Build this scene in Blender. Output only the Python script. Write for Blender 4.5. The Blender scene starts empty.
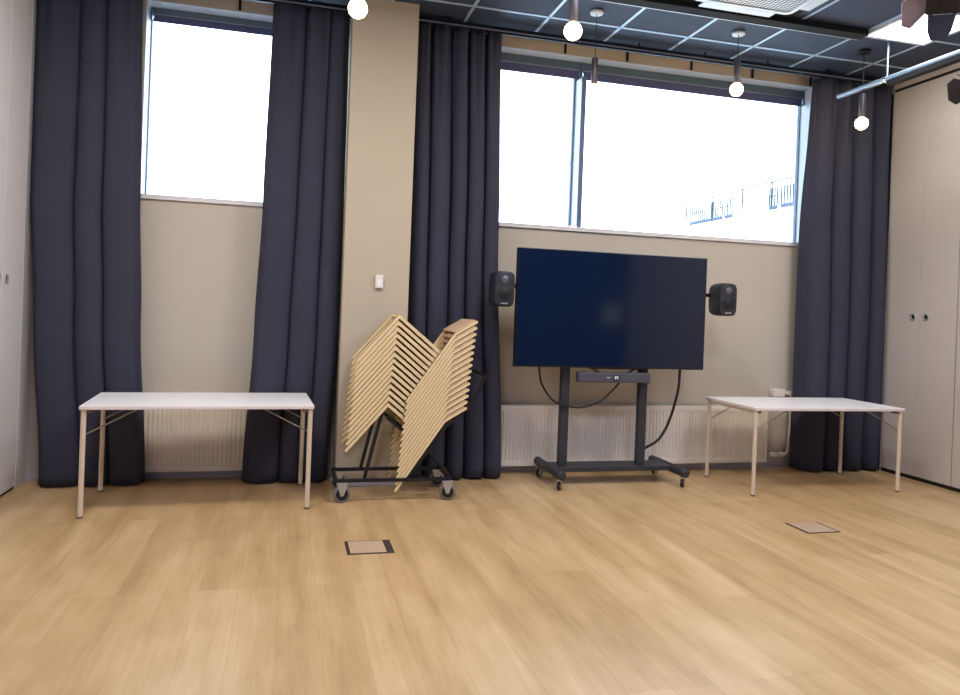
import bpy, bmesh, math, random
from mathutils import Vector, Matrix
random.seed(4)
PI = math.pi
scene = bpy.context.scene
COL = scene.collection

# ------------------------------------------------------------------ materials
def srgb(r, g, b):
    f = lambda c: (c/255/12.92) if c/255 <= .04045 else ((c/255+.055)/1.055)**2.4
    return (f(r), f(g), f(b), 1)

def mat(name, rgb, rough=.5, metal=0., var=.06, vscale=6., bump=0., bscale=80., spec=.5, stretch=None, sheen=0.):
    m = bpy.data.materials.new(name); m.use_nodes = True
    nt = m.node_tree; n = nt.nodes; l = nt.links
    b = n['Principled BSDF']
    b.inputs['Roughness'].default_value = rough
    b.inputs['Metallic'].default_value = metal
    b.inputs['Specular IOR Level'].default_value = spec
    if sheen:
        b.inputs['Sheen Weight'].default_value = sheen
        b.inputs['Sheen Roughness'].default_value = .6
    c = srgb(*rgb)
    tc = n.new('ShaderNodeTexCoord'); mp = n.new('ShaderNodeMapping')
    if stretch: mp.inputs['Scale'].default_value = stretch
    l.new(tc.outputs['Object'], mp.inputs['Vector'])
    nz = n.new('ShaderNodeTexNoise'); nz.inputs['Scale'].default_value = vscale; nz.inputs['Detail'].default_value = 4
    l.new(mp.outputs['Vector'], nz.inputs['Vector'])
    mx = n.new('ShaderNodeMix'); mx.data_type = 'RGBA'
    mx.inputs['A'].default_value = [min(1, x*(1-var)) for x in c[:3]]+[1]
    mx.inputs['B'].default_value = [min(1, x*(1+var)) for x in c[:3]]+[1]
    l.new(nz.outputs['Fac'], mx.inputs['Factor'])
    l.new(mx.outputs['Result'], b.inputs['Base Color'])
    if bump:
        n2 = n.new('ShaderNodeTexNoise'); n2.inputs['Scale'].default_value = bscale; n2.inputs['Detail'].default_value = 3
        l.new(tc.outputs['Object'], n2.inputs['Vector'])
        bp = n.new('ShaderNodeBump'); bp.inputs['Strength'].default_value = bump; bp.inputs['Distance'].default_value = .004
        l.new(n2.outputs['Fac'], bp.inputs['Height']); l.new(bp.outputs['Normal'], b.inputs['Normal'])
    return m

def emis(name, rgb, strength):
    m = bpy.data.materials.new(name); m.use_nodes = True
    b = m.node_tree.nodes['Principled BSDF']
    b.inputs['Base Color'].default_value = (.8, .8, .8, 1)
    b.inputs['Emission Color'].default_value = srgb(*rgb)
    b.inputs['Emission Strength'].default_value = strength
    return m

def floor_mat():
    m = bpy.data.materials.new('oak_planks'); m.use_nodes = True
    nt = m.node_tree; n = nt.nodes; l = nt.links; b = n['Principled BSDF']
    tc = n.new('ShaderNodeTexCoord'); sx = n.new('ShaderNodeSeparateXYZ'); cx = n.new('ShaderNodeCombineXYZ')
    l.new(tc.outputs['Object'], sx.inputs[0])
    l.new(sx.outputs['Y'], cx.inputs['X']); l.new(sx.outputs['X'], cx.inputs['Y'])
    br = n.new('ShaderNodeTexBrick')
    br.inputs['Scale'].default_value = 1; br.inputs['Brick Width'].default_value = 1.28; br.inputs['Row Height'].default_value = .185
    br.inputs['Mortar Size'].default_value = .0012; br.inputs['Mortar Smooth'].default_value = .3
    br.offset = .37; br.offset_frequency = 3
    br.inputs['Color1'].default_value = (0, 0, 0, 1); br.inputs['Color2'].default_value = (1, 1, 1, 1); br.inputs['Mortar'].default_value = (.5, .5, .5, 1)
    l.new(cx.outputs[0], br.inputs['Vector'])
    def noise(sc, scale, det=4, rough=.55):
        mp = n.new('ShaderNodeMapping'); mp.inputs['Scale'].default_value = sc
        l.new(tc.outputs['Object'], mp.inputs['Vector'])
        nz = n.new('ShaderNodeTexNoise'); nz.inputs['Scale'].default_value = scale; nz.inputs['Detail'].default_value = det; nz.inputs['Roughness'].default_value = rough
        l.new(mp.outputs['Vector'], nz.inputs['Vector']); return nz
    streak = noise((7.5, .8, 1), 1.0, 2)
    grain = noise((60, 3, 1), 1.0, 6, .65)
    blot = noise((3, 1.2, 1), 2.2, 3)
    def math_(op, a, bb):
        q = n.new('ShaderNodeMath'); q.operation = op
        for i, v in enumerate((a, bb)):
            if isinstance(v, (int, float)): q.inputs[i].default_value = v
            else: l.new(v, q.inputs[i])
        return q.outputs[0]
    v = math_('ADD', math_('MULTIPLY', br.outputs['Color'], .15), math_('MULTIPLY', streak.outputs['Fac'], .62))
    v = math_('ADD', v, math_('MULTIPLY', grain.outputs['Fac'], .34))
    v = math_('ADD', v, math_('MULTIPLY', blot.outputs['Fac'], .30))
    rp = n.new('ShaderNodeValToRGB')
    rp.color_ramp.elements[0].position = .40; rp.color_ramp.elements[0].color = srgb(157, 124, 80)
    rp.color_ramp.elements[1].position = .98; rp.color_ramp.elements[1].color = srgb(212, 182, 137)
    e = rp.color_ramp.elements.new(.70); e.color = srgb(190, 157, 109)
    l.new(v, rp.inputs['Fac'])
    mx = n.new('ShaderNodeMix'); mx.data_type = 'RGBA'; mx.blend_type = 'MULTIPLY'
    mx.inputs['B'].default_value = (.82, .77, .71, 1)
    l.new(br.outputs['Fac'], mx.inputs['Factor']); l.new(rp.outputs['Color'], mx.inputs['A'])
    l.new(mx.outputs['Result'], b.inputs['Base Color'])
    b.inputs['Roughness'].default_value = .36
    b.inputs['Specular IOR Level'].default_value = .5
    bp = n.new('ShaderNodeBump'); bp.inputs['Strength'].default_value = .08; bp.inputs['Distance'].default_value = .002
    l.new(grain.outputs['Fac'], bp.inputs['Height']); l.new(bp.outputs['Normal'], b.inputs['Normal'])
    return m

def glass_mat():
    m = bpy.data.materials.new('window_glass'); m.use_nodes = True
    nt = m.node_tree; n = nt.nodes; l = nt.links
    n.remove(n['Principled BSDF'])
    t = n.new('ShaderNodeBsdfTransparent'); t.inputs['Color'].default_value = (.94, .98, .98, 1)
    g = n.new('ShaderNodeBsdfGlossy'); g.inputs['Roughness'].default_value = .02
    fr = n.new('ShaderNodeFresnel'); fr.inputs['IOR'].default_value = 1.35
    mx = n.new('ShaderNodeMixShader')
    l.new(fr.outputs[0], mx.inputs[0]); l.new(t.outputs[0], mx.inputs[1]); l.new(g.outputs[0], mx.inputs[2])
    l.new(mx.outputs[0], n['Material Output'].inputs['Surface'])
    return m

def grille_mat():
    m = bpy.data.materials.new('perforated_grille'); m.use_nodes = True
    nt = m.node_tree; n = nt.nodes; l = nt.links; b = n['Principled BSDF']
    tc = n.new('ShaderNodeTexCoord'); mp = n.new('ShaderNodeMapping'); mp.inputs['Rotation'].default_value = (0, 0, PI/4)
    ck = n.new('ShaderNodeTexChecker'); ck.inputs['Scale'].default_value = 48
    ck.inputs['Color1'].default_value = srgb(235, 246, 255); ck.inputs['Color2'].default_value = srgb(70, 84, 92)
    l.new(tc.outputs['Object'], mp.inputs['Vector']); l.new(mp.outputs['Vector'], ck.inputs['Vector'])
    l.new(ck.outputs['Color'], b.inputs['Base Color']); b.inputs['Roughness'].default_value = .5
    l.new(ck.outputs['Color'], b.inputs['Emission Color']); b.inputs['Emission Strength'].default_value = 0
    return m

M = dict(
    floor=floor_mat(), glass=glass_mat(), grille=grille_mat(),
    wall=mat('wall_paint', (196, 186, 166), .85, var=.02, bump=.05, bscale=200),
    pillar=mat('pillar_paint', (189, 177, 152), .85, var=.02, bump=.05, bscale=200),
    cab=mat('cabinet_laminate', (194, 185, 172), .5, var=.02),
    rear=mat('rear_wall_dark', (30, 66, 128), .8),
    black=mat('black_plinth', (18, 18, 20), .5),
    skirt=mat('grey_skirting', (188, 182, 178), .5, var=.03),
    tile=mat('ceiling_tile', (56, 70, 94), .75, var=.12, vscale=40, bump=.3, bscale=300),
    tbar=mat('ceiling_grid_metal', (190, 216, 240), .4, .2, var=.03),
    beam=mat('black_beam', (6, 7, 12), .9),
    trimlight=mat('beam_edge_metal', (205, 212, 220), .35, .3),
    curtain=mat('curtain_cloth', (60, 61, 73), .9, var=.12, vscale=3, bump=.35, bscale=500, spec=.2),
    rail=mat('rail_black_metal', (24, 28, 38), .4, .4),
    white=mat('white_painted_metal', (240, 243, 244), .4, var=.02),
    sill=mat('white_sill', (225, 222, 216), .45, var=.02),
    frame=mat('window_frame_blue_grey', (92, 108, 134), .4, .2, var=.03),
    framelight=mat('window_frame_light', (214, 230, 246), .35, var=.02),
    cassette=mat('blind_cassette', (84, 100, 108), .45, .2, var=.05),
    blindcloth=mat('blind_cloth', (84, 88, 122), .8, var=.05),
    blindbar=mat('blind_bar', (150, 160, 170), .35, .5),
    rad=mat('radiator_enamel', (230, 222, 204), .4, var=.02),
    tabletop=mat('table_laminate', (246, 244, 240), .35, var=.02),
    tedge=mat('table_edge', (224, 214, 204), .5, var=.03),
    tleg=mat('cream_powder_coat', (214, 199, 172), .4, var=.02),
    dgrey=mat('dark_grey_plastic', (70, 66, 62), .5),
    brk=mat('bracket_grey', (112, 102, 90), .5),
    acw=mat('cool_white_plastic', (228, 242, 255), .35, var=.01),
    cabl=mat('cabinet_laminate_lit', (226, 222, 216), .5, var=.02),  # lighter copy of the cabinet laminate, light on the left side put into colour
    wire=mat('brace_wire', (150, 138, 118), .35, .6),
    beech=mat('beech_wood', (228, 205, 154), .45, var=.10, vscale=5, stretch=(6, 20, 6)),
    beech2=mat('beech_plywood', (212, 180, 142), .5, var=.08, vscale=5, stretch=(3, 20, 3)),
    steel=mat('black_powder_steel', (30, 30, 34), .4, .3),
    stand=mat('stand_charcoal', (52, 53, 58), .5, .2),
    tyre=mat('grey_tyre', (116, 112, 106), .6),
    hub=mat('black_hub', (22, 20, 20), .5),
    zinc=mat('zinc_fork', (190, 186, 176), .35, .6),
    screen=mat('tv_screen', (13, 25, 46), .10, var=0, spec=.6),  # navy base colour stands in for the reflection of the room behind
    bezel=mat('tv_bezel', (14, 15, 18), .4),
    speaker=mat('speaker_body', (34, 40, 46), .45, var=.05),
    baffle=mat('speaker_baffle', (44, 46, 52), .5, var=.05),
    cone=mat('speaker_cone', (20, 20, 22), .6),
    tweeter=mat('tweeter_dome', (110, 106, 112), .3, .3),
    bar=mat('video_bar_fabric', (74, 74, 82), .7, var=.05, bump=.2, bscale=600),
    cable=mat('black_cable', (16, 15, 15), .5),
    bulb=emis('lit_globe', (255, 214, 150), 42.),
    led=emis('led_diffuser', (236, 242, 255), 7.),
    barn=mat('barn_door_lit', (176, 158, 156), .5, .3, var=.08),  # lighter copy for one flap, its lit face put into the colour
    spotb=mat('spotlight_body', (48, 44, 48), .45, .3),
    holder=mat('lamp_holder_grey', (74, 70, 76), .4, .4),
    darkbarn=mat('dark_barn_door', (42, 38, 44), .5, .3, var=.08),
    edge_shade=mat('beech_edge_shade', (128, 92, 54), .6, var=.1),  # dark edge faces stand in for shadow between the stacked chair bars
    chrome=mat('chrome', (200, 205, 210), .2, .9),
    pipe=mat('silver_blue_pipe', (150, 164, 182), .4, .5, var=.03),
    lid=mat('floor_lid_wood', (186, 160, 130), .45, var=.1, vscale=5, stretch=(20, 3, 1)),
    fbox=mat('floor_box_frame', (52, 44, 40), .5),
    rrail=mat('roof_railing_paint', (30, 42, 48), .6),
    kick=mat('roof_kick_plate', (48, 62, 90), .6),
    roofwall=mat('roof_wall_render', (225, 225, 222), .8),
    ground=mat('ground_pale_bounce', (228, 232, 238), .9),  # unseen ground, made pale to bounce daylight up to the ceiling
    plastic=mat('white_plastic', (236, 228, 214), .4, var=.01),
)

# ------------------------------------------------------------------ mesh helper
class MB:
    def __init__(s): s.bm = bmesh.new(); s.mats = []; s.mi = 0
    def use(s, m):
        if m not in s.mats: s.mats.append(m)
        s.mi = s.mats.index(m); return s
    def _faces(s, vs, fs, smooth=False):
        b = [s.bm.verts.new(v) for v in vs]
        for f in fs:
            try:
                q = s.bm.faces.new([b[i] for i in f]); q.material_index = s.mi; q.smooth = smooth
            except ValueError: pass
        return b
    def box(s, x0, x1, y0, y1, z0, z1, bev=0., mtx=None):
        bm2 = bmesh.new(); bmesh.ops.create_cube(bm2, size=1)
        for v in bm2.verts: v.co = Vector((x0+(v.co.x+.5)*(x1-x0), y0+(v.co.y+.5)*(y1-y0), z0+(v.co.z+.5)*(z1-z0)))
        if bev: bmesh.ops.bevel(bm2, geom=bm2.edges[:], offset=bev, segments=2, profile=.6, affect='EDGES')
        if mtx: bmesh.ops.transform(bm2, matrix=mtx, verts=bm2.verts[:])
        s._merge(bm2); return s
    def _merge(s, bm2, smooth=False):
        bm2.verts.index_update()
        s._faces([v.co.copy() for v in bm2.verts], [[v.index for v in f.verts] for f in bm2.faces], smooth)
        bm2.free()
    def tube(s, pts, r, n=12, cap=True, smooth=True):
        pts = [Vector(p) for p in pts]; rings = []
        up = None
        for i, p in enumerate(pts):
            if i == 0: t = pts[1]-p
            elif i == len(pts)-1: t = p-pts[i-1]
            else: t = (pts[i+1]-p).normalized()+(p-pts[i-1]).normalized()
            t.normalize()
            if up is None:
                a = Vector((0, 0, 1)) if abs(t.z) < .9 else Vector((1, 0, 0)); up = t.cross(a).normalized()
            up = (up-t*up.dot(t)).normalized(); w = t.cross(up)
            rr = r[i] if isinstance(r, (list, tuple)) else r
            rings.append([p+(up*math.cos(2*PI*k/n)+w*math.sin(2*PI*k/n))*rr for k in range(n)])
        vs = [v for q in rings for v in q]
        fs = [(i*n+k, i*n+(k+1) % n, (i+1)*n+(k+1) % n, (i+1)*n+k) for i in range(len(pts)-1) for k in range(n)]
        s._faces(vs, fs, smooth)
        if cap:
            s._faces(rings[0], [tuple(reversed(range(n)))]); s._faces(rings[-1], [tuple(range(n))])
        return s
    def lathe(s, prof, origin=(0, 0, 0), axis=(0, 0, 1), n=24, smooth=True):
        ax = Vector(axis).normalized(); a = Vector((0, 0, 1)) if abs(ax.z) < .9 else Vector((1, 0, 0))
        u = ax.cross(a).normalized(); w = ax.cross(u); o = Vector(origin)
        vs = []; 
        for (r, h) in prof:
            for k in range(n): vs.append(o+ax*h+(u*math.cos(2*PI*k/n)+w*math.sin(2*PI*k/n))*max(r, 1e-5))
        fs = [(i*n+k, i*n+(k+1) % n, (i+1)*n+(k+1) % n, (i+1)*n+k) for i in range(len(prof)-1) for k in range(n)]
        s._faces(vs, fs, smooth); return s
    def prism(s, poly, y0, y1, edge=None):          # polygon in XZ extruded along Y
        n = len(poly)
        if edge:
            m0 = s.mats[s.mi]
            s._faces([(x, y0, z) for x, z in poly]+[(x, y1, z) for x, z in poly], [tuple(range(n)), tuple(range(2*n-1, n-1, -1))])
            s.use(edge); s._faces([(x, y0, z) for x, z in poly]+[(x, y1, z) for x, z in poly], [(i, i+n, (i+1) % n+n, (i+1) % n) for i in range(n)])
            s.use(m0); return s
        vs = [(x, y0, z) for x, z in poly]+[(x, y1, z) for x, z in poly]
        fs = [tuple(range(n)), tuple(range(2*n-1, n-1, -1))]+[(i, i+n, (i+1) % n+n, (i+1) % n) for i in range(n)]
        s._faces(vs, fs); return s
    def bar2d(s, pts, w, y0, y1, edge=None):        # bent bar of width w in XZ, mitred corners
        P = [Vector((p[0], p[1])) for p in pts]; L = []; R = []
        for i, p in enumerate(P):
            ds = []
            if i > 0: ds.append((p-P[i-1]).normalized())
            if i < len(P)-1: ds.append((P[i+1]-p).normalized())
            nn = sum((Vector((-d.y, d.x)) for d in ds), Vector((0, 0))).normalized()
            k = w/2/max(.3, nn.dot(Vector((-ds[0].y, ds[0].x))))
            L.append(p+nn*k); R.append(p-nn*k)
        for i in range(len(P)-1):
            s.prism([L[i], L[i+1], R[i+1], R[i]], y0, y1, edge)
        return s
    def quad(s, a, b, c, d): s._faces([a, b, c, d], [(0, 1, 2, 3)]); return s
    def build(s, name, m=None, parent=None, loc=None, kind=None):
        bmesh.ops.recalc_face_normals(s.bm, faces=s.bm.faces[:])
        me = bpy.data.meshes.new(name); s.bm.to_mesh(me); s.bm.free()
        for q in (s.mats or [m]): me.materials.append(q)
        o = bpy.data.objects.new(name, me); COL.objects.link(o)
        if parent: o.parent = parent
        if loc: o.location = loc
        if kind: o['kind'] = kind
        return o

def tag(o, label, cat, group=None):
    o['label'] = label; o['category'] = cat
    if group: o['group'] = group
    return o
def thing(name, label, cat, loc=(0, 0, 0), rz=0, group=None):
    o = bpy.data.objects.new(name, None); COL.objects.link(o); o.location = loc; o.rotation_euler = (0, 0, rz)
    o.empty_display_size = .1
    return tag(o, label, cat, group)
def dup(root, loc, rz, label):
    r = root.copy(); COL.objects.link(r); r.location = loc; r.rotation_euler = (0, 0, rz); r['label'] = label
    for ch in list(root.children):
        c = ch.copy(); COL.objects.link(c); c.parent = r
        for g in list(ch.children):
            d = g.copy(); COL.objects.link(d); d.parent = c
    return r
def struct(name, mb, m): return mb.build(name, m, kind='structure')

# ------------------------------------------------------------------ camera (28 mm class phone lens, level, cropped low)
F, PITCH, ROLL, YAW, H, CY = 742.15, .001, .0383, .2535, 1.4257, 310.5
cd = bpy.data.cameras.new('camera'); co = bpy.data.objects.new('camera', cd); COL.objects.link(co)
fw = Vector((math.sin(YAW)*math.cos(PITCH), math.cos(YAW)*math.cos(PITCH), -math.sin(PITCH)))
r0 = Vector((math.cos(YAW), -math.sin(YAW), 0)); u0 = r0.cross(fw)
rr = r0*math.cos(ROLL)+u0*math.sin(ROLL); uu = u0*math.cos(ROLL)-r0*math.sin(ROLL)
co.matrix_world = Matrix(((rr.x, uu.x, -fw.x, 0), (rr.y, uu.y, -fw.y, 0), (rr.z, uu.z, -fw.z, H), (0, 0, 0, 1)))
cd.sensor_width = 36; cd.lens = F/960*36; cd.shift_y = -(347.5-CY)/960; cd.clip_start = .05; cd.clip_end = 300
scene.camera = co

# ------------------------------------------------------------------ room shell
W = 6.297; CEIL = 3.85; XL, XR, YR = -1.868, 5.68, -.35
WT = .24                                                   # wall thickness
struct('floor', MB().box(XL-.55, XR+.55, YR-.1, W+.02, -.06, 0), M['floor'])
struct('ceiling', MB().box(XL-.55, XR+.55, YR-.1, W+WT, CEIL, CEIL+.08), M['tile'])
WIN = [(-1.155, .46), (1.50, 4.96)]; ZH = 3.752; ZSS = (2.232, 2.205)
b = MB()
for x0, x1 in ((XL-.55, WIN[0][0]), (WIN[0][1], WIN[1][0]), (WIN[1][1], XR+.55)): b.box(x0, x1, W, W+WT, 0, CEIL)
for (x0, x1), ZS in zip(WIN, ZSS): b.box(x0, x1, W, W+WT, 0, ZS-.04); b.box(x0, x1, W, W+WT, ZH, CEIL)
struct('wall_back', b, M['wall'])
struct('wall_pillar', MB().box(.412, .932, 5.90, W-.001, 0, CEIL), M['pillar'])
b = MB()
b.box(XL-.55, XL-.50, YR, W, 0, CEIL); b.box(XL-.50, XL, YR, 5.245, 0, CEIL); b.box(XL-.50, XL, 6.055, W, 0, CEIL); b.box(XL-.50, XL, 5.245, 6.055, 3.735, CEIL)
struct('wall_left', b, M['cabl'])
b = MB()
b.box(XR+.50, XR+.55, YR, W, 0, CEIL); b.box(XR, XR+.50, YR, 4.445, 0, CEIL); b.box(XR, XR+.50, 6.055, W, 0, CEIL); b.box(XR, XR+.50, 4.445, 6.055, 3.735, CEIL)
struct('wall_right', b, M['cab'])
struct('wall_front', MB().box(XL-.55, XR+.55, YR-.1, YR, 0, CEIL), M['rear'])
b = MB(); b.box(XL+.001, .411, W-.014, W-.001, 0, .062); b.box(.936, XR-.001, W-.014, W-.001, 0, .062)
struct('baseboard_back', b, M['skirt'])
struct('baseboard_pillar', MB().box(.410, .934, 5.888, 5.899, 0, .055), M['skirt'])
struct('trim_4', MB().box(XR-.010, XR-.001, 6.056, 6.085, .001, 3.70), M['black'])
struct('reflection_panel', MB().box(5.22, 5.52, YR, YR+.03, 1.26, 1.60, .004), M['white'])  # white panel added behind the camera for its reflection in the television
# ceiling grid, dark downstand profile with a pale edge
b = MB()
for k in range(-6, 7):
    x = 1.99+.637*k
    if XL < x < XR: b.box(x-.012, x+.012, YR, W-.001, CEIL-.006, CEIL-.0005)
for k in range(0, 10):
    y = 5.78-.637*k
    b.box(XL+.001, XR-.001, y-.012, y+.012, CEIL-.006, CEIL-.0005)
struct('trim_1', b, M['tbar'])
b = MB(); b.use(M['beam']).box(XL+.001, 4.525, 5.115, 5.225, 3.795, CEIL-.007); b.use(M['trimlight']).box(XL+.001, 4.525, 5.225, 5.234, 3.795, CEIL-.007)
struct('trim_2', b, None)
# windows: white soffit and jamb linings, sill, frame, panes
def window(idx, x0, x1, mull):
    ZS = ZSS[idx-1]
    root = bpy.data.objects.new('window_%d' % idx, None); COL.objects.link(root); root['kind'] = 'structure'
    root.location = ((x0+x1)/2, W+.14, ZS); L = (-(x0+x1)/2, -W-.14, -ZS)
    y0, y1 = W+.190, W+.235
    b = MB(); t = .014
    b.box(x0, x0+t, y0, y1, ZS, ZH); b.box(x1-t, x1, y0, y1, ZS, ZH); b.box(x0, x1, y0, y1, ZS, ZS+t+.006); b.box(x0, x1, y0, y1, ZH-t, ZH)
    b.build('window_frame', M['frame'], root, L)
    b = MB(); b.box(x0-.001, x0+.006, W+.001, y0, ZS, ZH); b.box(x1-.006, x1+.001, W+.001, y0, ZS, ZH); b.box(x0, x1, W+.001, y0, ZH-.006, ZH+.001)
    b.build('window_lining', M['framelight'], root, L)
    b = MB(); b.box(x0, x1, W-.022, y0, ZS-.038, ZS, .003); b.build('window_sill', M['sill'], root, L)
    xs = [x0+t, x1-t]
    if mull:
        b = MB(); b.use(M['frame']).box(mull+.002, mull+.045, W+.03, W+.042, ZS+.001, ZH-.17); b.use(M['framelight']).box(mull+.002, mull+.045, W+.0425, y0, ZS+.034, ZH-.17)
        b.use(M['frame']).box(mull-.012, mull+.057, y0, y1, ZS+.034, ZH-t)
        b.build('window_mullion', None, root, L)
        xs = [x0+t, mull-.012, mull+.057, x1-t]
    for i in range(0, len(xs), 2):
        MB().box(xs[i], xs[i+1], y1-.028, y1-.02, ZS+.034, ZH-t).build('window_pane', M['glass'], root, L)
window(1, *WIN[0], None); window(2, *WIN[1], 2.515)

# ------------------------------------------------------------------ roller blinds in the window heads
def blind(x0, x1, drop, label):
    zt = ZH-.007; y = W+.142
    t = thing('roller_blind', label, 'blind', ((x0+x1)/2, y, zt-drop), group='rolled up blinds'); h = (x1-x0)/2
    MB().box(-h+.006, h-.006, -.010, .045, drop*.48, drop, .008).build('cassette', M['cassette'], t)
    MB().box(-h+.015, h-.015, .0, .006, .018, drop*.5).build('blind_cloth', M['blindcloth'], t)
    MB().box(-h+.012, h-.012, -.006, .014, -.002, .020, .004).build('bottom_bar', M['blindcloth'], t)
    MB().box(-h+.012, h-.012, -.014, -.009, drop*.46, drop*.53, .002).build('pull_bar', M['blindbar'], t)
    for s in (-1, 1): MB().box(s*h-.006, s*h+.006, -.012, .046, .012, drop, .003).build('end_bracket', M['frame'], t)
blind(WIN[0][0]+.016, WIN[0][1]-.02, .105, 'dark rolled up blind at the head of the left window')
blind(WIN[1][0]+.016, 2.535, .15, 'short dark rolled up blind over the narrow left pane of the wide window')
blind(2.555, WIN[1][1]-.016, .15, 'long dark rolled up blind over the large pane of the wide window')

# ------------------------------------------------------------------ curtain rails and curtains
YC = 6.06
def rail(x0, x1, brackets, label):
    t = thing('curtain_rail', label, 'curtain rail', ((x0+x1)/2, YC, 3.765), group='curtain rails'); cx = (x0+x1)/2
    MB().box(x0-cx, x1-cx, -.018, .018, -.004, .052, .004).build('track', M['rail'], t)
    MB().box(x0-cx, x1-cx, -.024, -.0185, .012, .022).build('track_lip', M['pipe'], t)
    for x in brackets:
        MB().box(x-cx-.010, x-cx+.010, W-YC-.012, W-YC-.001, -.008, .083).build('wall_bracket', M['rail'], t)
        MB().box(x-cx-.008, x-cx+.008, -.006, .006, .0525, .0845).build('ceiling_stud', M['rail'], t)
rail(XL+.01, .40, (-1.3, -.461), 'black curtain rail over the left window with wall brackets')
rail(.95, XR-.01, (1.2, 2.329, 2.937, 3.594, 4.251, 4.905), 'long black curtain rail over the wide window with wall brackets')

def curtain(keys, folds, label, seed, ztop=3.762, y0=YC, depth=.046):
    """keys: (z, x_left, x_right) from top to bottom; folds: fold centres/widths as cumulative fractions"""
    rnd = random.Random(seed); nu, nv = 220, 46
    ph = [rnd.uniform(0, 2*PI) for _ in range(6)]
    def edge(z):
        for a, b_ in zip(keys, keys[1:]):
            if b_[0] <= z <= a[0]:
                f = (a[0]-z)/(a[0]-b_[0]); f = f*f*(3-2*f)
                return a[1]+(b_[1]-a[1])*f, a[2]+(b_[2]-a[2])*f
        return keys[-1][1:] if z < keys[-1][0] else keys[0][1:]
    bm = bmesh.new(); grid = []
    zb = keys[-1][0]
    nf = len(folds)-1
    for j in range(nv+1):
        v = j/nv; z = ztop+(zb-ztop)*v; xl, xr = edge(z); row = []
        top = max(0, 1-v/.28)**1.4
        for i in range(nu+1):
            u = i/nu
            uw = u+.012*math.sin(2*PI*v*.8+ph[0]+3*u)*math.sin(PI*u)
            uw = min(1, max(0, uw))
            k = 0
            while k < nf-1 and uw > folds[k+1]: k += 1
            fr = (uw-folds[k])/(folds[k+1]-folds[k])
            wv = 1-2*math.sin(PI*min(1, max(0, fr)))**.9     # +1 in the narrow valleys, -1 on the broad folds
            a1 = .55+.45*min(1, v*1.6)
            y = depth*wv*a1
            y += depth*.30*top*math.sin(2*PI*u*nf*1.9+ph[1])+depth*.12*top*math.sin(2*PI*u*nf*3.3+ph[2])
            y += depth*.12*math.sin(2*PI*u*nf*.7+ph[3]+1.1*v)
            y += .008*math.sin(5*v+ph[4])
            x = xl+(xr-xl)*u-.150*(folds[k+1]-folds[k])*(xr-xl)*math.sin(2*PI*fr)*a1*min(1, 8*u, 8*(1-u))
            if u < .02 or u > .98: y += depth*.3
            row.append(bm.verts.new((x, y0+y, z)))
        grid.append(row)
    for j in range(nv):
        for i in range(nu):
            f = bm.faces.new((grid[j][i], grid[j][i+1], grid[j+1][i+1], grid[j+1][i])); f.smooth = True
    me = bpy.data.meshes.new('curtain'); bm.to_mesh(me); bm.free(); me.materials.append(M['curtain'])
    o = bpy.data.objects.new('curtain', me); COL.objects.link(o)
    md = o.modifiers.new('thickness', 'SOLIDIFY'); md.thickness = .004; md.offset = 0
    return tag(o, label, 'curtain', 'dark grey curtains')
curtain([(3.762, -1.855, -1.145), (2.2, -1.855, -1.112), (1.3, -1.81, -1.08), (.012, -1.735, -1.012)], [0, .40, .66, 1.0],
        'dark grey curtain by the left wall, left side of the left window', 11)
curtain([(3.762, -.195, .402), (2.2, -.22, .408), (1.2, -.25, .405), (.012, -.30, .355)], [0, .42, .74, 1.0],
        'dark grey curtain between the left window and the beige pillar', 12)
curtain([(3.762, .945, 1.69), (2.1, .955, 1.73), (.02, .97, 1.83)], [0, .19, .42, .60, .80, 1.0],
        'dark grey curtain right of the pillar behind the chair trolley', 13, depth=.078, y0=6.072)
curtain([(3.762, 4.80, 5.672), (3.3, 4.79, 5.672), (2.25, 4.745, 5.674), (.02, 4.76, 5.668)], [0, .30, .54, .80, 1.0],
        'dark grey curtain in the right corner behind the right table', 14, depth=.082, y0=6.078)

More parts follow.
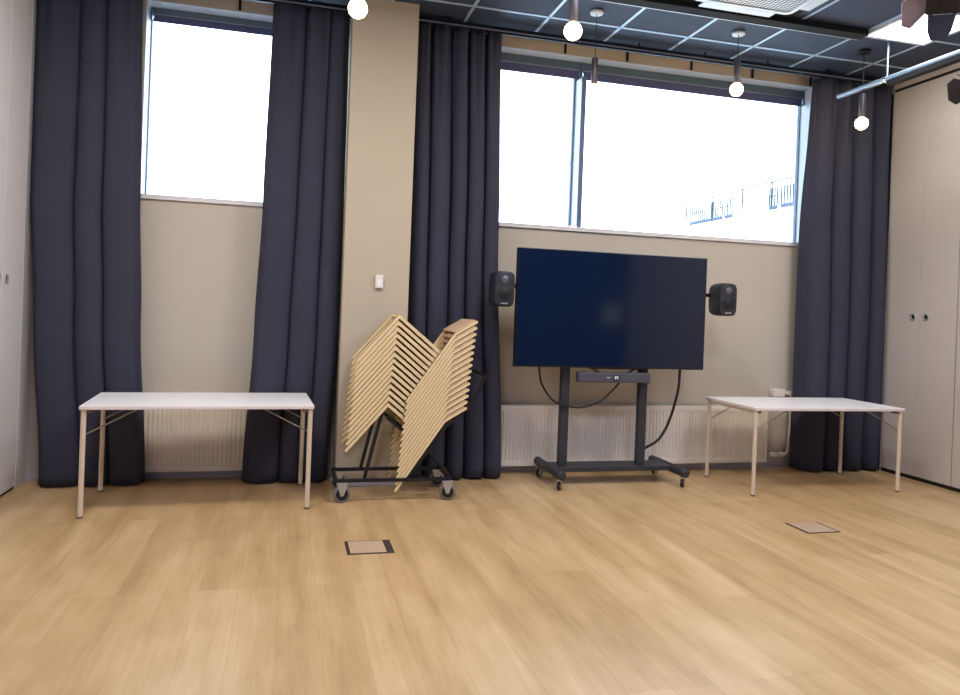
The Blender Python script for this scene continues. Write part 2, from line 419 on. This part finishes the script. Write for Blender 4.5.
# ------------------------------------------------------------------ radiators and pipes
def radiator(x0, x1, label, valve_left):
    t = thing('radiator', label, 'radiator', ((x0+x1)/2, 6.235, .07), group='white panel radiators'); h = (x1-x0)/2
    b = MB(); n = int((x1-x0)/.0333); p = (x1-x0)/n; d = .006
    ys = -.042                       # corrugated front skin
    xs = []
    for i in range(n):
        a = -h+i*p
        xs += [(a, ys), (a+p*.28, ys), (a+p*.42, ys+d), (a+p*.86, ys+d)]
    xs.append((h, ys))
    def strip(z0, z1, f0, f1):
        for (xa, ya), (xb, yb) in zip(xs, xs[1:]):
            g = lambda yy, f: ys+(yy-ys)*f
            b._faces([(xa, g(ya, f0), z0), (xb, g(yb, f0), z0), (xb, g(yb, f1), z1), (xa, g(ya, f1), z1)], [(0, 1, 2, 3)])
    strip(0, .035, 0, 0); strip(.035, .055, 0, 1); strip(.055, .475, 1, 1); strip(.475, .495, 1, 0); strip(.495, .525, 0, 0)
    b.box(-h, h, -.028, -.022, 0, .525)
    b.build('front_panel', M['rad'], t)
    MB().box(-h, h, .02, .03, .0, .525).build('rear_panel', M['rad'], t)
    b = MB(); b.box(-h, h, -.04, .03, .522, .530, .002)
    b.build('top_grille', M['rad'], t)
    for s in (-1, 1): MB().box(s*h-.004, s*h+.004, -.040, .03, .0, .527, .002).build('side_cover', M['rad'], t)
    for s in (-.7, .7): MB().box(s*h-.015, s*h+.015, .03, .061, .15, .45).build('wall_bracket', M['white'], t)
    vx = -h-.025 if valve_left else h+.03
    b = MB(); b.lathe([(0, 0), (.014, 0), (.018, .02), (.018, .075), (.012, .085), (0, .085)], (vx, -.01, .53), (0, 0, 1), 16); b.tube([(vx, -.01, .53), (vx, -.01, .49), (vx*.97, -.01, .485)], .009, 8)
    b.build('thermostat_valve', M['plastic'], t)
    return t
radiator(-1.04, -.24, 'white ribbed radiator behind the left table, under the left window', True)
radiator(1.72, 4.50, 'long white ribbed radiator behind the television stand', False)
t = thing('heating_pipe', 'pale heating pipe loop beside the long radiator behind the right table', 'pipe', (4.70, 6.25, .12))
b = MB(); b.tube([(-.10, -.01, 0), (0, -.01, 0), (.05, -.01, .015), (.07, -.01, .06), (.08, -.01, .3), (.08, -.01, .58), (.06, -.01, .605), (-.02, -.01, .612)], .011, 10)
b.build('pipe_run', M['plastic'], t)
for x in (-.10, -.01): MB().lathe([(0, -.04), (.02, -.04), (.026, -.02), (.026, .02), (.018, .04), (0, .04)], (x, -.012, .012), (1, 0, 0), 14).build('pipe_fitting', M['plastic'], t)
MB().box(-.13, .0, -.03, .044, .575, .645, .006).build('valve_box', M['plastic'], t)
MB().box(.03, .13, -.02, .044, .59, .625, .006).build('valve_box', M['plastic'], t)

# ------------------------------------------------------------------ cabinets in the side walls
def cabinet(side, y0, y1, label, pulls):
    s = -1 if side == 'l' else 1; X = XL if side == 'l' else XR
    t = thing('wall_cabinet', label, 'cabinet', (X, (y0+y1)/2, 0), group='tall beige wall cabinets'); h = (y1-y0)/2-.006
    o = lambda a, b_: (min(s*a, s*b_), max(s*a, s*b_))
    MB().box(*o(.022, .46), -h, h, .040, 3.715).build('carcass', M['cab'], t)
    zp = .020 if side == 'l' else .034
    MB().box(*o(.012, .40), -h-.006, h+.006, .001, zp).build('plinth', M['black'], t)
    MB().box(*o(.012, .03), -h-.006, h+.006, 3.708, 3.734).build('top_gap', M['black'], t)
    for k in (-1, 1):
        ya, yb = (-h, -.0012) if k < 0 else (.0012, h)
        d = MB().box(*o(0, .02), ya, yb, zp+.003, 3.706, .0015).build('door', M['cabl'] if side == 'l' else M['cab'], t)
        if pulls:
            c = (-s*.0005, k*.073, 1.515)
            g = MB(); g.use(M['zinc']).lathe([(.033, 0), (.033, .006), (.020, .006), (.019, .0)], c, (-s, 0, 0), 24)
            g.use(M['black']).lathe([(.0195, .0008), (.012, .001), (0, .001)], c, (-s, 0, 0), 24)
            g.build('finger_pull', None, d)
cabinet('l', 5.25, 6.05, 'tall beige cabinet with two round finger pulls in the left wall', True)
cabinet('r', 5.25, 6.05, 'tall beige cabinet with two round finger pulls beside the right table', True)
cabinet('r', 4.45, 5.25, 'tall beige cabinet at the right edge, nearer than the one with pulls', False)

# ------------------------------------------------------------------ small sensor on the pillar
t = thing('wall_sensor', 'small white sensor box on the front of the beige pillar', 'sensor', (.693, 5.899, 1.565))
MB().box(-.031, .031, -.028, 0, 0, .105, .006).build('housing', M['plastic'], t)
MB().box(-.016, .016, -.0295, -.027, .018, .07, .002).build('lens_window', M['white'], t)

# ------------------------------------------------------------------ folding tables
TW, TD, TH = 1.462, .745, .72
t = thing('folding_table', 'white folding table standing in front of the left window', 'table', (-.544, 5.585, 0), .050, 'white folding tables')
b = MB(); b.use(M['tedge']).box(-TW/2, TW/2, -TD/2, TD/2, TH-.026, TH-.003, .004); b.use(M['tabletop']).box(-TW/2+.002, TW/2-.002, -TD/2+.002, TD/2-.002, TH-.006, TH, .002)
b.build('tabletop', None, t)
for sx in (-1, 1):
    for sy in (-1, 1):
        x, y = sx*(TW/2-.024), sy*(TD/2-.028)
        lg = MB().tube([(x, y, .012), (x, y, TH-.027)], .0165, 16).build('leg', M['tleg'], t)
        MB().lathe([(0, 0), (.0175, 0), (.0175, .014), (0, .014)], (x, y, 0), n=16).build('foot_cap', M['brk'], lg)
        MB().box(min(x, x-sx*.05), max(x, x-sx*.05), min(y, y-sy*.05), max(y, y-sy*.05), TH-.050, TH-.026, .003).build('leg_bracket', M['brk'], lg)
        MB().tube([(x-sx*.008, y-sy*.022, .530), (x-sx*.31, y-sy*.03, TH-.03)], .0045, 8).build('diagonal_brace', M['wire'], t)
    MB().box(sx*(TW/2-.024)-.012, sx*(TW/2-.024)+.012, -TD/2+.05, TD/2-.05, TH-.052, TH-.027, .003).build('end_rail', M['tleg'], t)
dup(t, (4.416, 5.603, 0), -.003, 'white folding table in the right corner in front of the right curtain')

# ------------------------------------------------------------------ floor boxes
def floor_box(x0, x1, y0, y1, inset, label):
    cx, cy = (x0+x1)/2, (y0+y1)/2
    t = thing('floor_box', label, 'floor outlet', (cx, cy, 0), group='floor outlet lids')
    MB().box(x0-cx, x1-cx, y0-cy, y1-cy, .0005, .0025).build('frame', M['fbox'], t)
    l_, r_, f_, k_ = inset
    MB().box(x0-cx+l_, x1-cx-r_, y0-cy+f_, y1-cy-k_, .0027, .004).build('lid', M['lid'], t)
floor_box(.38, .652, 4.268, 4.51, (.02, .045, .014, .012), 'floor outlet lid with a wide dark strip in front of the chair trolley')
floor_box(3.454, 3.716, 4.279, 4.52, (.016, .016, .01, .006), 'floor outlet lid with thin dark border in front of the right table')

# ------------------------------------------------------------------ castor helper
def castor(parent, x, y, r, w, top, m_tyre, m_hub, m_fork, rz=0):
    R = Matrix.Translation((x, y, 0)) @ Matrix.Rotation(rz, 4, 'Z')
    b = MB()
    for s in (-1, 1):
        ya = s*(w/2+.004)
        pts = [(-r*.62, top-.012), (r*.62, top-.012), (r*.16, r*.8), (-r*.16, r*.8)]
        b.prism([(p[0], p[1]) for p in pts], ya-.0015, ya+.0015)
    b.box(-r*.62, r*.62, -w*.75, w*.75, top-.012, top)
    for v in b.bm.verts: v.co = R @ v.co
    c = b.build('castor', m_fork, parent)
    b = MB(); b.use(m_tyre).lathe([(r*.72, -w/2), (r*.93, -w/2), (r, -w*.3), (r, w*.3), (r*.93, w/2), (r*.72, w/2)], (0, 0, r), (0, 1, 0), 28)
    b.use(m_hub).lathe([(0, -w*.46), (r*.72, -w*.46), (r*.73, 0), (r*.72, w*.46), (0, w*.46)], (0, 0, r), (0, 1, 0), 28, False)
    for v in b.bm.verts: v.co = R @ v.co
    b.build('wheel', None, c)

# ------------------------------------------------------------------ chair trolley
t = thing('chair_trolley', 'black steel trolley on grey castors carrying the stack of chairs', 'trolley', (.80, 5.62, 0))
ox, oy = -.80, -5.62
P = lambda x, y, z: (x+ox, y+oy, z)
YN, YF = 5.42, 5.80
b = MB()
for y in (YN, YF): b.box(.37+ox, 1.235+ox, y-.0125+oy, y+.0125+oy, .142, .167, .002)
for x in (.382, 1.222): b.box(x-.0125+ox, x+.0125+ox, YN+oy, YF+oy, .142, .167, .002)
b.build('base_frame', M['steel'], t)
DX, DZ, NCH = -.0043, -.0473, 15
A0 = (.738, .650); S0 = (1.062, .384); R0 = (.807, .079); B0 = (1.155, .580); T0 = (1.325, .699)
off = .034
for y in (5.47, 5.79):
    # rail that carries the seats, legs that prop it up
    MB().bar2d([(A0[0]+.0, A0[1]-off-.012), (S0[0]-.015, S0[1]-.018)], .024, y-.012+oy, y+.012+oy).build('seat_support', M['steel'], t).location.x = ox
    for xa, xb, za in ((.575, .655, .56), (.605, .70, .60)):
        pass
    MB().bar2d([(.588, .150), (.700, .640)], .024, y-.012+oy, y+.012+oy).build('upright', M['steel'], t).location.x = ox
for y in (5.44, 5.83):
    MB().bar2d([(.90, .155), (B0[0]+.03, B0[1]-.03), (T0[0]+.05, T0[1]+.01), (1.474, .93)], .022, y-.011+oy, y+.011+oy).build('back_support', M['steel'], t).location.x = ox
    MB().bar2d([(1.05, .39), (1.228, .160)], .024, y-.012+oy, y+.012+oy).build('brace', M['steel'], t).location.x = ox
MB().tube([P(1.474, 5.42, .93), P(1.474, 5.85, .93)], .011, 12).build('handle', M['steel'], t)
for x in (.425, 1.205):
    for y in (YN-.012, YF+.012):
        castor(t, x+ox, y+oy, .062, .030, .143, M['tyre'], M['hub'], M['zinc'], rz=.12 if x < 1 else -.25)

# ------------------------------------------------------------------ stacked chairs
A = (.798, 1.354); Fo = (.502, 1.014); T = (1.390, 1.336); B = (1.221, 1.234); R = (.871, .721); S = (1.122, 1.088)
YM = 5.645; HW = .225; BW = .0222
ordn = ['topmost', 'second', 'third', 'fourth', 'fifth', 'sixth', 'seventh', 'eighth', 'ninth', 'tenth', 'eleventh', 'twelfth', 'thirteenth', 'fourteenth', 'lowest']
ctop = thing('stacking_chair', 'beech wooden chair, topmost of the tilted stack on the trolley', 'chair', (R[0], YM, R[1]), 0, 'beech chairs stacked on the trolley')
def lo(p): return (p[0]-R[0], p[1]-R[1])
a_, f_, t_, b_, r_, s_ = map(lo, (A, Fo, T, B, R, S))
for s in (-1, 1):
    yo = s*(HW-.011); yi = s*(HW-.034)
    # mitred front leg and seat rail, inner plane
    nb = ((Vector(a_)-Vector(f_)).normalized()-(Vector(s_)-Vector(a_)).normalized())
    d1 = (Vector(a_)-Vector(f_)).normalized(); d2 = (Vector(s_)-Vector(a_)).normalized()
    n1 = Vector((-d1.y, d1.x)); n2 = Vector((-d2.y, d2.x)); nn = (n1+n2).normalized(); k = BW/2/nn.dot(n1)
    LA, RA = Vector(a_)+nn*k, Vector(a_)-nn*k
    fo = Vector(f_); so = Vector(s_)+d2*.006
    MB().use(M['beech']).prism([fo+n1*BW/2, LA, RA, fo-n1*BW/2], yi-.012, yi+.012, M['edge_shade']).build('leg', None, ctop)
    MB().use(M['beech']).prism([LA, so+n2*BW*.58, so-n2*BW*.62, RA], yi-.012, yi+.012, M['edge_shade']).build('seat_rail', None, ctop)
    MB().use(M['beech']).bar2d([r_, b_, t_], .0200, yo-.011, yo+.011, M['edge_shade']).build('leg', None, ctop)
yi = HW-.046
d2 = (Vector(s_)-Vector(a_)).normalized(); n2 = Vector((-d2.y, d2.x))
p0 = Vector(a_)+d2*.012+n2*.002; p1 = Vector(s_)-d2*.02+n2*.002
MB().bar2d([p0, p1], .010, -yi, yi).build('seat', M['beech2'], ctop)
db = (Vector(t_)-Vector(b_)).normalized(); nb = Vector((-db.y, db.x))
MB().bar2d([Vector(b_)+db*.005+nb*.017, Vector(b_)*.3+Vector(t_)*.7+nb*.015, Vector(t_)-db*.012+nb*.017], .010, -HW+.004, HW-.004).build('backrest', M['beech2'], ctop)
MB().bar2d([Vector(a_)-d2*.004-n2*.0, Vector(a_)+d2*.018-n2*.0], .020, -yi, yi).build('crossbar', M['beech'], ctop)
for k in range(1, NCH):
    lab = 'beech wooden chair, %s from the top in the stack on the trolley' % ordn[k] if k < NCH-1 else 'beech wooden chair, lowest in the tilted stack on the trolley'
    dup(ctop, (R[0]+DX*k, YM, R[1]+DZ*k*.984), 0, lab)

# ------------------------------------------------------------------ television, stand, video bar, speakers, cables
t = thing('television', 'large black flat television hung on the wheeled stand', 'television', (2.630, 5.70, .98))
MB().box(-.853, .853, .0, .05, 0, .962, .006).build('casing', M['bezel'], t)
MB().box(-.845, .845, -.0015, .002, .012, .954).build('screen', M['screen'], t)
MB().box(-.45, .45, .05, .085, .15, .75, .01).build('rear_housing', M['bezel'], t)
t = thing('television_stand', 'charcoal wheeled stand with two posts under the television', 'tv stand', (2.60, 5.83, 0))
ox, oy = -2.60, -5.83
for x in (2.262, 2.972):
    MB().box(x-.036+ox, x+.036+ox, 5.79+oy, 5.85+oy, .15, 1.78, .006).build('post', M['stand'], t)
b = MB(); b.box(2.19+ox, 3.24+ox, 5.74+oy, 5.98+oy, .112, .152, .006); b.build('base_plate', M['stand'], t)
for x in (2.165, 3.265):
    b = MB(); b.tube([P(x, 5.54, .125), P(x, 5.55, .125), P(x, 6.15, .125), P(x, 6.16, .125)], [.025, .037, .037, .025], 18)
    b.build('base_tube', M['stand'], t)
    for y in (5.60, 6.09):
        castor(t, x+ox, y+oy, .034, .026, .088, M['hub'], M['zinc'], M['zinc'], rz=.9 if y < 6 else .5)
MB().box(2.20+ox, 3.03+ox, 5.786+oy, 5.80+oy, 1.15, 1.70, .004).build('mount_plate', M['stand'], t)
for xa, xb in ((1.70, 2.24), (2.99, 3.60)):
    MB().tube([P(xa, 5.80, 1.63), P(xb, 5.80, 1.63)], .016, 12).build('speaker_arm', M['steel'], t)
t = thing('video_bar', 'slim grey conference camera bar below the television', 'video bar', (2.662, 5.70, .86))
MB().box(-.325, .325, -.0, .075, 0, .085, .012).build('body', M['bar'], t)
MB().box(-.015, .040, -.0025, .002, .02, .066, .004).build('camera_window', M['black'], t)
b = MB(); b.box(-.004, .006, -.004, -.002, .030, .056); b.box(.017, .027, -.004, -.002, .030, .056); b.box(-.004, .027, -.004, -.002, .052, .058); b.box(.004, .020, -.004, -.002, .038, .045)
b.build('camera_emblem', M['white'], t)
MB().box(-.075, -.045, -.0025, .002, .040, .046).build('indicator', M['white'], t)
for s in (-1, 1): MB().bar2d([(s*.20, .118), (s*.13, .083)], .012, .02, .05).build('hanger', M['stand'], t)
MB().box(-.215, .215, .02, .05, .110, .119).build('hanger_bar', M['stand'], t)

def speaker(x, y, z, rz, label):
    t = thing('loudspeaker', label, 'loudspeaker', (x, y, z), rz, 'black loudspeakers beside the television')
    w, h, d = .088, .142, .19
    b = MB(); prof = []
    n = 9; rows = []
    # rounded cabinet: superellipse cross-sections from front to back
    secs = [(-.012, .90), (0, .97), (.03, 1.), (.10, .99), (.15, .94), (.18, .84), (.19, .70)]
    N = 40
    for (yy, sc) in secs:
        ring = []
        for k in range(N):
            a = 2*PI*k/N; c, s_ = math.cos(a), math.sin(a); e = .36
            ring.append((w*sc*math.copysign(abs(c)**e, c), yy, h+h*sc*math.copysign(abs(s_)**e, s_)*(1 if sc > .9 else 1)))
        rows.append(ring)
    vs = [v for r in rows for v in r]
    fs = [(i*N+k, i*N+(k+1) % N, (i+1)*N+(k+1) % N, (i+1)*N+k) for i in range(len(rows)-1) for k in range(N)]
    b._faces(vs, fs, True); b._faces(rows[0], [tuple(range(N))]); b._faces(rows[-1], [tuple(range(N))])
    b.build('cabinet', M['speaker'], t)
    b = MB(); b.use(M['baffle']).lathe([(.076, 0), (.074, .004), (.066, .001)], (0, -.0125, .115), (0, -1, 0), 32)
    b.use(M['cone']).lathe([(.066, .001), (.060, .004), (.03, .002), (.022, .006), (.012, .009), (0, .010)], (0, -.0125, .115), (0, -1, 0), 32)
    b.build('woofer', None, t)
    b = MB(); b.use(M['baffle']).lathe([(.060, 0), (.056, .004), (.030, .0012)], (0, -.0125, .222), (0, -1, 0), 32)
    b.use(M['tweeter']).lathe([(.028, .0012), (.016, .002), (.010, .007), (0, .009)], (0, -.0125, .222), (0, -1, 0), 24)
    b.build('tweeter', None, t)
    MB().box(-.03, .03, -.0145, -.012, .022, .032).build('badge', M['zinc'], t)
    MB().box(-.03, .03, .188, .21, .10, .19, .004).build('mount_bracket', M['steel'], t)
speaker(1.660, 5.66, 1.457, .04, 'black loudspeaker to the left of the television, against the curtain')
speaker(3.655, 5.64, 1.452, 0, 'black loudspeaker on an arm to the right of the television')

def smooth(pts, n=8):
    P_ = [Vector(p) for p in pts]; out = []
    for i in range(len(P_)-1):
        p0, p1, p2, p3 = P_[max(0, i-1)], P_[i], P_[i+1], P_[min(len(P_)-1, i+2)]
        for k in range(n):
            u = k/n
            out.append(.5*((2*p1)+(-p0+p2)*u+(2*p0-5*p1+4*p2-p3)*u*u+(-p0+3*p1-3*p2+p3)*u**3))
    out.append(P_[-1]); return out
def cable(pts, r, label):
    o = MB().tube(smooth(pts), r, 8).build('power_cable', M['cable']); tag(o, label, 'cable', 'cables hanging from the television'); return o
cable([(2.016, 5.77, 1.02), (2.018, 5.77, .95), (2.047, 5.77, .829), (2.166, 5.77, .69), (2.379, 5.77, .645), (2.556, 5.77, .693), (2.670, 5.77, .786), (2.731, 5.765, .852)], .0085,
      'thin black cable looping from the television down to the video bar')
cable([(3.298, 5.77, 1.02), (3.298, 5.77, .95), (3.286, 5.77, .784), (3.23, 5.79, .542), (3.143, 5.80, .374), (3.04, 5.82, .30), (3.022, 5.822, .287)], .012,
      'thick black cable hanging from the right end of the television')

# ------------------------------------------------------------------ pendant lamps
def pendant(x, y, zg, label, dark=False):
    t = thing('pendant_lamp', label, 'pendant lamp', (x, y, zg-.06), group='globe pendant lamps')
    top = CEIL-zg+.06
    MB().lathe([(0, top-.03), (.050, top-.03), (.054, top-.024), (.054, top-.008), (0, top-.007)], n=28).build('ceiling_canopy', M['steel'] if dark else M['acw'], t)
    MB().tube([(0, 0, .31), (0, 0, top-.028)], .0035, 8).build('cord', M['cable'], t)
    MB().lathe([(0, .112), (.024, .112), (.026, .116), (.026, .318), (.022, .325), (0, .325)], n=24).build('lamp_holder', M['holder'], t)
    prof = [(.054*math.sin(PI*k/14), .06-.054*math.cos(PI*k/14)) for k in range(15)]
    MB().lathe(prof, n=28).build('globe_bulb', M['bulb'], t)
pendant(.322, 4.26, 3.103, 'globe pendant lamp at the top edge in front of the beige pillar')
pendant(1.622, 4.26, 3.146, 'globe pendant lamp above the narrow window pane, its cord cut off by the top edge')
pendant(2.302, 5.53, 3.205, 'globe pendant lamp with a thin cord in front of the window mullion')
pendant(3.589, 5.53, 3.362, 'globe pendant lamp in front of the long blind of the wide window')
pendant(4.853, 5.53, 3.202, 'globe pendant lamp in front of the right corner curtain', True)

# ------------------------------------------------------------------ ceiling: air conditioner, LED panel, pipe, spotlights
t = thing('air_conditioner', 'white ceiling air conditioning cassette with a fine grille', 'air conditioner', (3.26, 4.58, CEIL-.05))
def rrect(hx, hy, r, n=6):
    pts = []
    for cx, cy, a0 in ((hx-r, hy-r, 0), (-hx+r, hy-r, PI/2), (-hx+r, -hy+r, PI), (hx-r, -hy+r, 1.5*PI)):
        for k in range(n+1): pts.append((cx+r*math.cos(a0+k/n*PI/2), cy+r*math.sin(a0+k/n*PI/2)))
    return pts
b = MB(); o1 = rrect(.42, .42, .05); o2 = rrect(.385, .385, .04); n = len(o1)
vs = [(x, y, 0) for x, y in o1]+[(x, y, 0) for x, y in o2]+[(x, y, .042) for x, y in o1]+[(x, y, .01) for x, y in o2]
fs = []
for i in range(n):
    j = (i+1) % n; fs += [(i, j, n+j, n+i), (i, j, 2*n+j, 2*n+i), (n+i, n+j, 3*n+j, 3*n+i)]
b._faces(vs, fs); b.build('frame', M['acw'], t)
b = MB(); b._faces([(x, y, .008) for x, y in o2], [tuple(range(n))]); b.build('grille', M['grille'], t)
for k in range(4):
    b = MB().box(-.31, .31, .432, .515, .004, .016, .004); 
    o = b.build('air_flap', M['acw'], t); o.rotation_euler = (0, 0, k*PI/2)
MB().box(-.53, .53, -.53, .53, .034, .043).build('back_plate', M['beam'], t)

t = thing('led_panel', 'square white glowing panel in the ceiling at upper right', 'ceiling light', (4.856, 4.90, CEIL-.03))
for x0, x1, y0, y1 in ((-.315, .315, -.315, -.285), (-.315, .315, .285, .315), (-.315, -.285, -.284, .284), (.285, .315, -.284, .284)):
    MB().box(x0, x1, y0, y1, .0, .022, .002).build('frame_edge', M['trimlight'], t)
MB().box(-.285, .285, -.284, .284, .006, .02).build('diffuser', M['led'], t)

t = thing('lighting_pipe', 'silver blue lighting pipe running along the ceiling at right', 'pipe', (4.86, 5.84, 3.524))
MB().tube([(0, 0, 0), (0, -5.9, -.05)], .024, 16).build('tube', M['pipe'], t)
MB().box(-.03, .03, -5.9, -.60, -.070, -.028).build('cable_tray', M['beam'], t)
for y in (-.575, -2.6, -4.6): 
    d = MB().tube([(0, y, .02), (0, y, CEIL-3.524-.007)], .008, 10).build('drop_rod', M['pipe'], t)
    MB().lathe([(.026, -.018), (.031, -.012), (.031, .012), (.026, .018)], (0, y, -.005), (0, 1, 0), 18).build('pipe_clamp', M['chrome'], d)
t = thing('cross_pipe', 'short silver blue cross pipe carrying the near spotlight', 'pipe', (4.2, 3.43, 3.60))
MB().tube([(-1.0, 0, 0), (.66, 0, 0)], .024, 16).build('tube', M['pipe'], t)
for x in (-.9, .5): MB().tube([(x, 0, .02), (x, 0, CEIL-3.60-.007)], .008, 10).build('drop_rod', M['pipe'], t)

def spotlight(loc, aim, label, hang, roll=0., size=1., door=None):
    t = thing('spotlight', label, 'spotlight', loc, group='stage spotlights with barn doors')
    d = Vector(aim).normalized(); rot = d.to_track_quat('-Z', 'Y').to_matrix().to_4x4() @ Matrix.Rotation(roll, 4, 'Z')
    def put(b, name, m, par=None):
        for v in b.bm.verts: v.co = rot @ (v.co*size)
        return b.build(name, m, par or t)
    b = MB(); b.lathe([(0, .24), (.06, .24), (.075, .22), (.08, .08), (.085, .0), (.078, .0), (.07, .03), (0, .03)], n=24); put(b, 'lamp_housing', M['spotb'])
    b = MB(); b.box(-.085, .085, -.085, .085, -.012, -.002); put(b, 'front_ring', M['darkbarn'])
    w = .085; Lf = .165; sp = math.radians(38)
    for k in range(4):
        fl = Lf if k % 2 == 0 else Lf*.95
        wt = .115 if k % 2 == 0 else .06
        b = MB(); z1 = -math.cos(sp)*fl; x1 = w+math.sin(sp)*fl
        q = [(w, -w*.85, -.012), (w, w*.85, -.012), (w+(x1-w)*.62, wt, -.012+(z1)*.62), (x1, wt*.62, z1), (x1, -wt*.62, z1), (w+(x1-w)*.62, -wt, -.012+z1*.62)]
        nrm = Vector((math.cos(sp), 0, math.sin(sp)))*.0015
        a = [Vector(v)+nrm for v in q]; c = [Vector(v)-nrm for v in q]
        b._faces(a+c, [tuple(range(6)), tuple(range(11, 5, -1))]+[(i, (i+1) % 6, (i+1) % 6+6, i+6) for i in range(6)])
        Rk = Matrix.Rotation(k*PI/2, 4, 'Z')
        for v in b.bm.verts: v.co = Rk @ v.co
        fo = put(b, 'barn_door', door or (M['barn'] if k == 0 else M['darkbarn']))
        b = MB(); b.tube([(w+.003, -.05, -.010), (w+.003, .05, -.010)], .006, 8)
        for v in b.bm.verts: v.co = Rk @ v.co
        put(b, 'hinge', M['chrome'], fo)
    hv = Vector(hang)-Vector(loc)
    c = rot @ Vector((0, 0, .12*size)); sx = (rot @ Vector((1, 0, 0))); sx.z = 0; sx.normalize()
    MB().tube([c+sx*.10, c+sx*.11+Vector((0, 0, .05)), Vector((hv.x, hv.y, hv.z-.05))+sx*.06, hv-Vector((0, 0, .03)), Vector((hv.x, hv.y, hv.z-.05))-sx*.06, c-sx*.11+Vector((0, 0, .05)), c-sx*.10], .008, 8).build('yoke', M['spotb'], t)
    MB().lathe([(.026, -.02), (.032, -.016), (.032, .016), (.026, .02)], hv, (1, 0, 0) if abs(hang[1]-3.43) < .01 else (0, 1, 0), 16).build('pipe_clamp', M['spotb'], t)
spotlight((3.528, 3.43, 3.283), (-.533, -.330, -.779), 'stage spotlight with open barn doors at the upper right corner', (3.65, 3.43, 3.60), .188)
spotlight((4.89, 4.43, 3.19), (-.65, .30, -.25), 'dark stage spotlight half cut off by the right edge', (4.86, 4.43, 3.511), .5, .9, M['darkbarn'])

# ------------------------------------------------------------------ outside: neighbouring roof terrace
tb = thing('neighbour_building', 'pale flat roofed building seen through the wide window', 'building', (15.0, 22.5, -.25))
MB().box(0, 9, -8, 4, 0, 5.20).build('walls', M['roofwall'], tb)
MB().box(-.08, 9, -8.1, 4.08, 5.20, 5.24).build('roof_edge', M['roofwall'], tb)
t = thing('roof_railing', 'pale blue railing along the flat roof outside the wide window', 'railing', (15.0, 22.5, 4.992))
b = MB()
y0, y1 = -4.6, 3.7
MB().box(-.02, .02, y0, y1, .90, .935).build('top_rail', M['rrail'], t)
MB().box(-.012, .012, y0, y1, .44, .46).build('middle_rail', M['rrail'], t)
for y in (3.7, 1.85, -.0, -1.6, -3.2, -4.6): MB().box(-.02, .02, y-.02, y+.02, .0, .92).build('railing_post', M['rrail'], t)
for ya, yb in ((1.2, 3.4), (.55, 1.05), (-1.9, -1.5), (-4.5, -2.1)):
    MB().box(-.015, .015, ya, yb, .02, .14).build('kick_plate', M['kick'], t)
    b = MB(); n = max(3, int((yb-ya)/.14))
    for k in range(n+1): y = ya+(yb-ya)*k/n; b.box(-.008, .008, y-.034, y+.034, .14, .72)
    b.build('slat_panel', M['rrail'], t)
g = MB().box(-30, 60, W+WT+.05, 80, -.35, -.25).build('ground', M['ground'], kind='structure')

# ------------------------------------------------------------------ light
w = bpy.data.worlds.new('overcast_sky'); scene.world = w; w.use_nodes = True
nt = w.node_tree; bg = nt.nodes['Background']
tc = nt.nodes.new('ShaderNodeTexCoord'); sp = nt.nodes.new('ShaderNodeSeparateXYZ'); cr = nt.nodes.new('ShaderNodeValToRGB')
nt.links.new(tc.outputs['Generated'], sp.inputs[0]); nt.links.new(sp.outputs['Z'], cr.inputs['Fac'])
cr.color_ramp.elements[0].color = (.78, .88, 1, 1); cr.color_ramp.elements[1].color = (.72, .85, 1, 1)
nt.links.new(cr.outputs['Color'], bg.inputs['Color']); bg.inputs['Strength'].default_value = 6.5

def area(name, loc, size, power, color, rot=(0, 0, 0), spread=PI):
    d = bpy.data.lights.new(name, 'AREA'); d.shape = 'RECTANGLE'; d.size, d.size_y = size; d.energy = power; d.color = color; d.spread = spread
    o = bpy.data.objects.new(name, d); COL.objects.link(o); o.location = loc; o.rotation_euler = rot; return o
for i, (x, y) in enumerate(((-.75, 4.0), (1.9, 4.0), (4.2, 3.7), (-.4, 1.6), (2.1, 1.6), (4.2, 1.6))):
    area('ceiling_lamp', (x, y, CEIL-.02), (.58, .58), (54, 50, 40, 46, 46, 42)[i], (1, .96, .98) if i < 3 else (.90, .93, 1.24), (0, 0, 0), PI)
area('led_panel_lamp', (4.856, 4.90, CEIL-.032), (.56, .56), 8, (.92, .96, 1))

scene.view_settings.view_transform = 'Standard'; scene.view_settings.look = 'None'
scene.view_settings.exposure = 0; scene.view_settings.gamma = 1
scene.cycles.use_denoising = True
scene.cycles.sample_clamp_indirect = 6
scene.cycles.max_bounces = 8
